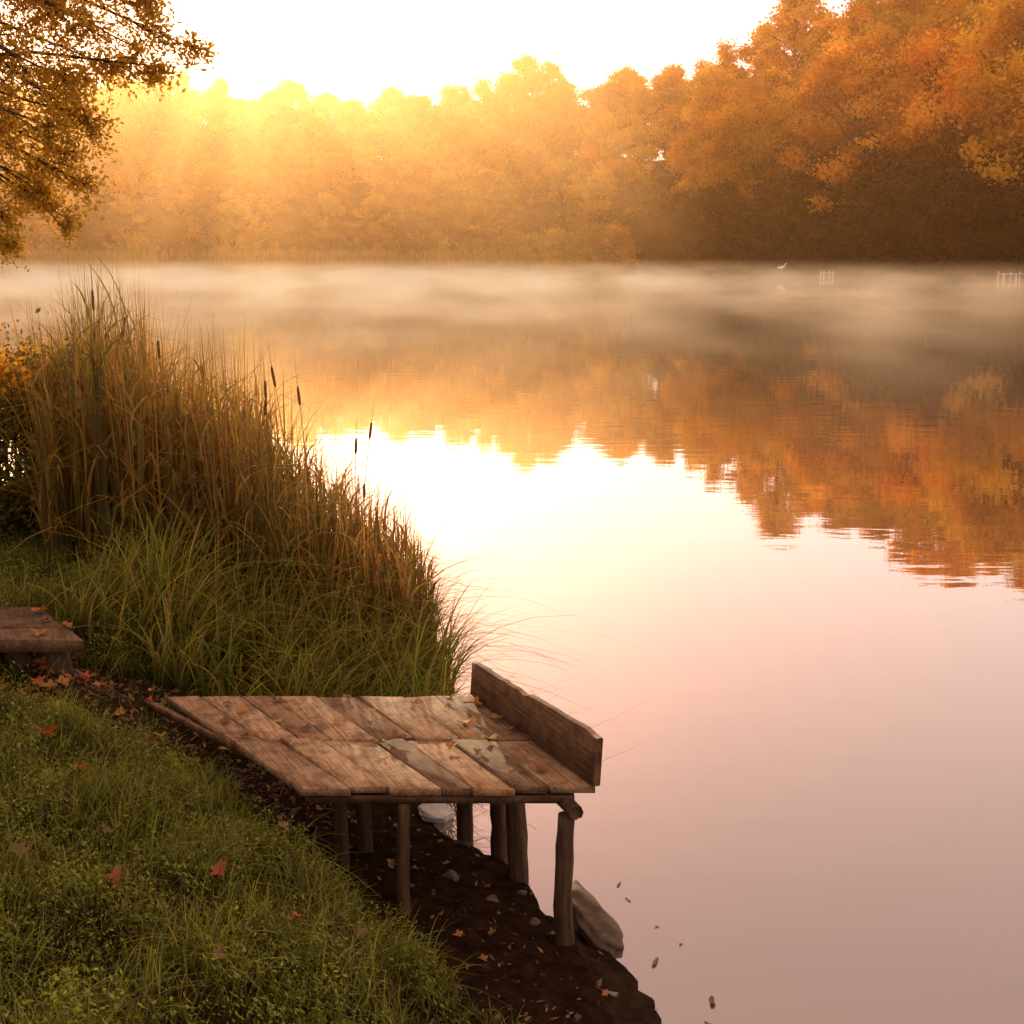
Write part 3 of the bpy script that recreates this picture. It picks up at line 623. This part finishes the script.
me.materials.append(m); o['label']='white egret standing on a small dark dock'; o['category']='bird'

# ------------------------------------------------------------------ air: haze and mist
# volumes scatter once only, so a small emission stands for the light they pass on between droplets
def boxmesh(name,x0,x1,y0,y1,z0,z1):
    V=[(x0,y0,z0),(x1,y0,z0),(x1,y1,z0),(x0,y1,z0),(x0,y0,z1),(x1,y0,z1),(x1,y1,z1),(x0,y1,z1)]
    F=[(3,2,1,0),(4,5,6,7),(0,1,5,4),(1,2,6,5),(2,3,7,6),(3,0,4,7)]
    return np_mesh(name,V,F)
def haze(name,dims,dens,an,lab,c):
    m,nt,out=newmat(name); vs=N(nt,'ShaderNodeVolumeScatter'); vs.inputs['Color'].default_value=c; vs.inputs['Density'].default_value=dens; vs.inputs['Anisotropy'].default_value=an
    nt.links.new(vs.outputs[0],out.inputs['Volume']); obj('haze',boxmesh('haze',*dims),mat=m,kind='stuff',label=lab,category='haze')
haze('morning_haze',(-260,260,22,420,.03,48),.0009,.78,'golden morning haze over the lake and woods',(1,.49,.20,1))
haze('shore_haze',(-240,14,90,330,.04,40),.0026,.56,'thicker amber haze along the sunlit shore',(1,.51,.22,1))
m,nt,out=newmat('lake_mist'); L=nt.links
geo=N(nt,'ShaderNodeNewGeometry'); sx=N(nt,'ShaderNodeSeparateXYZ'); L.new(geo.outputs['Position'],sx.inputs[0])
mp=N(nt,'ShaderNodeMapping'); mp.inputs['Scale'].default_value=(.10,.07,.35); L.new(geo.outputs['Position'],mp.inputs[0])
nz=N(nt,'ShaderNodeTexNoise'); nz.inputs['Scale'].default_value=1.6; nz.inputs['Detail'].default_value=3; L.new(mp.outputs[0],nz.inputs['Vector'])
mr=N(nt,'ShaderNodeMapRange'); mr.inputs[1].default_value=.44; mr.inputs[2].default_value=.68; mr.inputs[3].default_value=0.12; mr.inputs[4].default_value=2.7; L.new(nz.outputs[0],mr.inputs[0])
ht=N(nt,'ShaderNodeMapRange'); ht.interpolation_type='SMOOTHSTEP'; ht.inputs[1].default_value=-.6; ht.inputs[2].default_value=2.85; ht.inputs[3].default_value=1; ht.inputs[4].default_value=0; L.new(sx.outputs[2],ht.inputs[0])
yr=N(nt,'ShaderNodeMapRange'); yr.inputs[1].default_value=18; yr.inputs[2].default_value=80; yr.inputs[3].default_value=0; yr.inputs[4].default_value=.015; L.new(sx.outputs[1],yr.inputs[0])
xr=N(nt,'ShaderNodeMapRange'); xr.inputs[1].default_value=-10; xr.inputs[2].default_value=50; xr.inputs[3].default_value=1.3; xr.inputs[4].default_value=.5; L.new(sx.outputs[0],xr.inputs[0])
m1=N(nt,'ShaderNodeMath',operation='MULTIPLY'); m2=N(nt,'ShaderNodeMath',operation='MULTIPLY'); m3=N(nt,'ShaderNodeMath',operation='MULTIPLY'); L.new(mr.outputs[0],m1.inputs[0]); L.new(ht.outputs[0],m1.inputs[1]); L.new(m1.outputs[0],m2.inputs[0]); L.new(yr.outputs[0],m2.inputs[1]); L.new(m2.outputs[0],m3.inputs[0]); L.new(xr.outputs[0],m3.inputs[1])
vs=N(nt,'ShaderNodeVolumeScatter'); vs.inputs['Color'].default_value=(1,.78,.54,1); vs.inputs['Anisotropy'].default_value=0.0; L.new(m3.outputs[0],vs.inputs['Density'])
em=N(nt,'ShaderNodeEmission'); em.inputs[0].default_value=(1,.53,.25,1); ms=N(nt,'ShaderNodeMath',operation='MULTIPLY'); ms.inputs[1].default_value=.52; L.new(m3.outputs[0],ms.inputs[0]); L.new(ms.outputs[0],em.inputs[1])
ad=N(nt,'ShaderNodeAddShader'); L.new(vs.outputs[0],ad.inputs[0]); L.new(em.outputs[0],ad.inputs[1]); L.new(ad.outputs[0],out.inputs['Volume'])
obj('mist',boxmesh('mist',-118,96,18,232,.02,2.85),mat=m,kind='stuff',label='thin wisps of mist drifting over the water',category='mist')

# ------------------------------------------------------------------ light
az=math.atan2(-.216,1.056); el=R(10.7)
S_=Vector((math.sin(az)*math.cos(el),math.cos(az)*math.cos(el),math.sin(el)))
w=bpy.data.worlds.new('World'); scene.world=w; w.use_nodes=True; nt=w.node_tree; nt.nodes.clear(); L=nt.links
out=N(nt,'ShaderNodeOutputWorld'); sky=N(nt,'ShaderNodeTexSky',sky_type='NISHITA'); sky.sun_disc=False; sky.sun_elevation=el; sky.sun_rotation=az; sky.dust_density=3; sky.air_density=1.0
mm=N(nt,'ShaderNodeMix',data_type='RGBA',blend_type='MULTIPLY'); mm.inputs[0].default_value=1; mm.inputs[7].default_value=(1,.58,.64,1); L.new(sky.outputs[0],mm.inputs[6])
bg=N(nt,'ShaderNodeBackground'); bg.inputs[1].default_value=.05; L.new(mm.outputs[2],bg.inputs[0])
# fill light added to the sky: brighter and creamier low down, warm overhead
tc=N(nt,'ShaderNodeTexCoord'); sz=N(nt,'ShaderNodeSeparateXYZ'); L.new(tc.outputs['Generated'],sz.inputs[0])
cr=N(nt,'ShaderNodeValToRGB'); L.new(sz.outputs[2],cr.inputs[0]); e=cr.color_ramp.elements
e[0].position=0; e[0].color=(.90,.58,.34,1); e[1].position=1; e[1].color=(.88,.57,.36,1)
for pos,c in ((.17,(.89,.72,.62,1)),(.33,(.93,.67,.55,1)),(.5,(.78,.55,.46,1)),(.68,(.88,.58,.38,1))):
    q=e.new(pos); q.color=c
b2=N(nt,'ShaderNodeBackground'); b2.inputs[1].default_value=1.22; L.new(cr.outputs[0],b2.inputs[0])
ad=N(nt,'ShaderNodeAddShader'); L.new(bg.outputs[0],ad.inputs[0]); L.new(b2.outputs[0],ad.inputs[1]); L.new(ad.outputs[0],out.inputs[0])
sl=bpy.data.lights.new('sun','SUN'); sl.energy=5; sl.angle=R(.5); sl.color=(1,.60,.30)
so=obj('sun',sl); so.rotation_euler=S_.to_track_quat('Z','Y').to_euler(); so.location=(-30,120,40)

cam=bpy.data.cameras.new('camera'); cam.lens=45; cam.sensor_width=36; cam.clip_end=4000; cam.clip_start=.05
co=obj('camera',cam); co.location=(0,0,3); co.rotation_euler=(R(90-11.31),0,0); scene.camera=co
scene.view_settings.view_transform='Standard'; scene.view_settings.look='None'; scene.view_settings.exposure=0
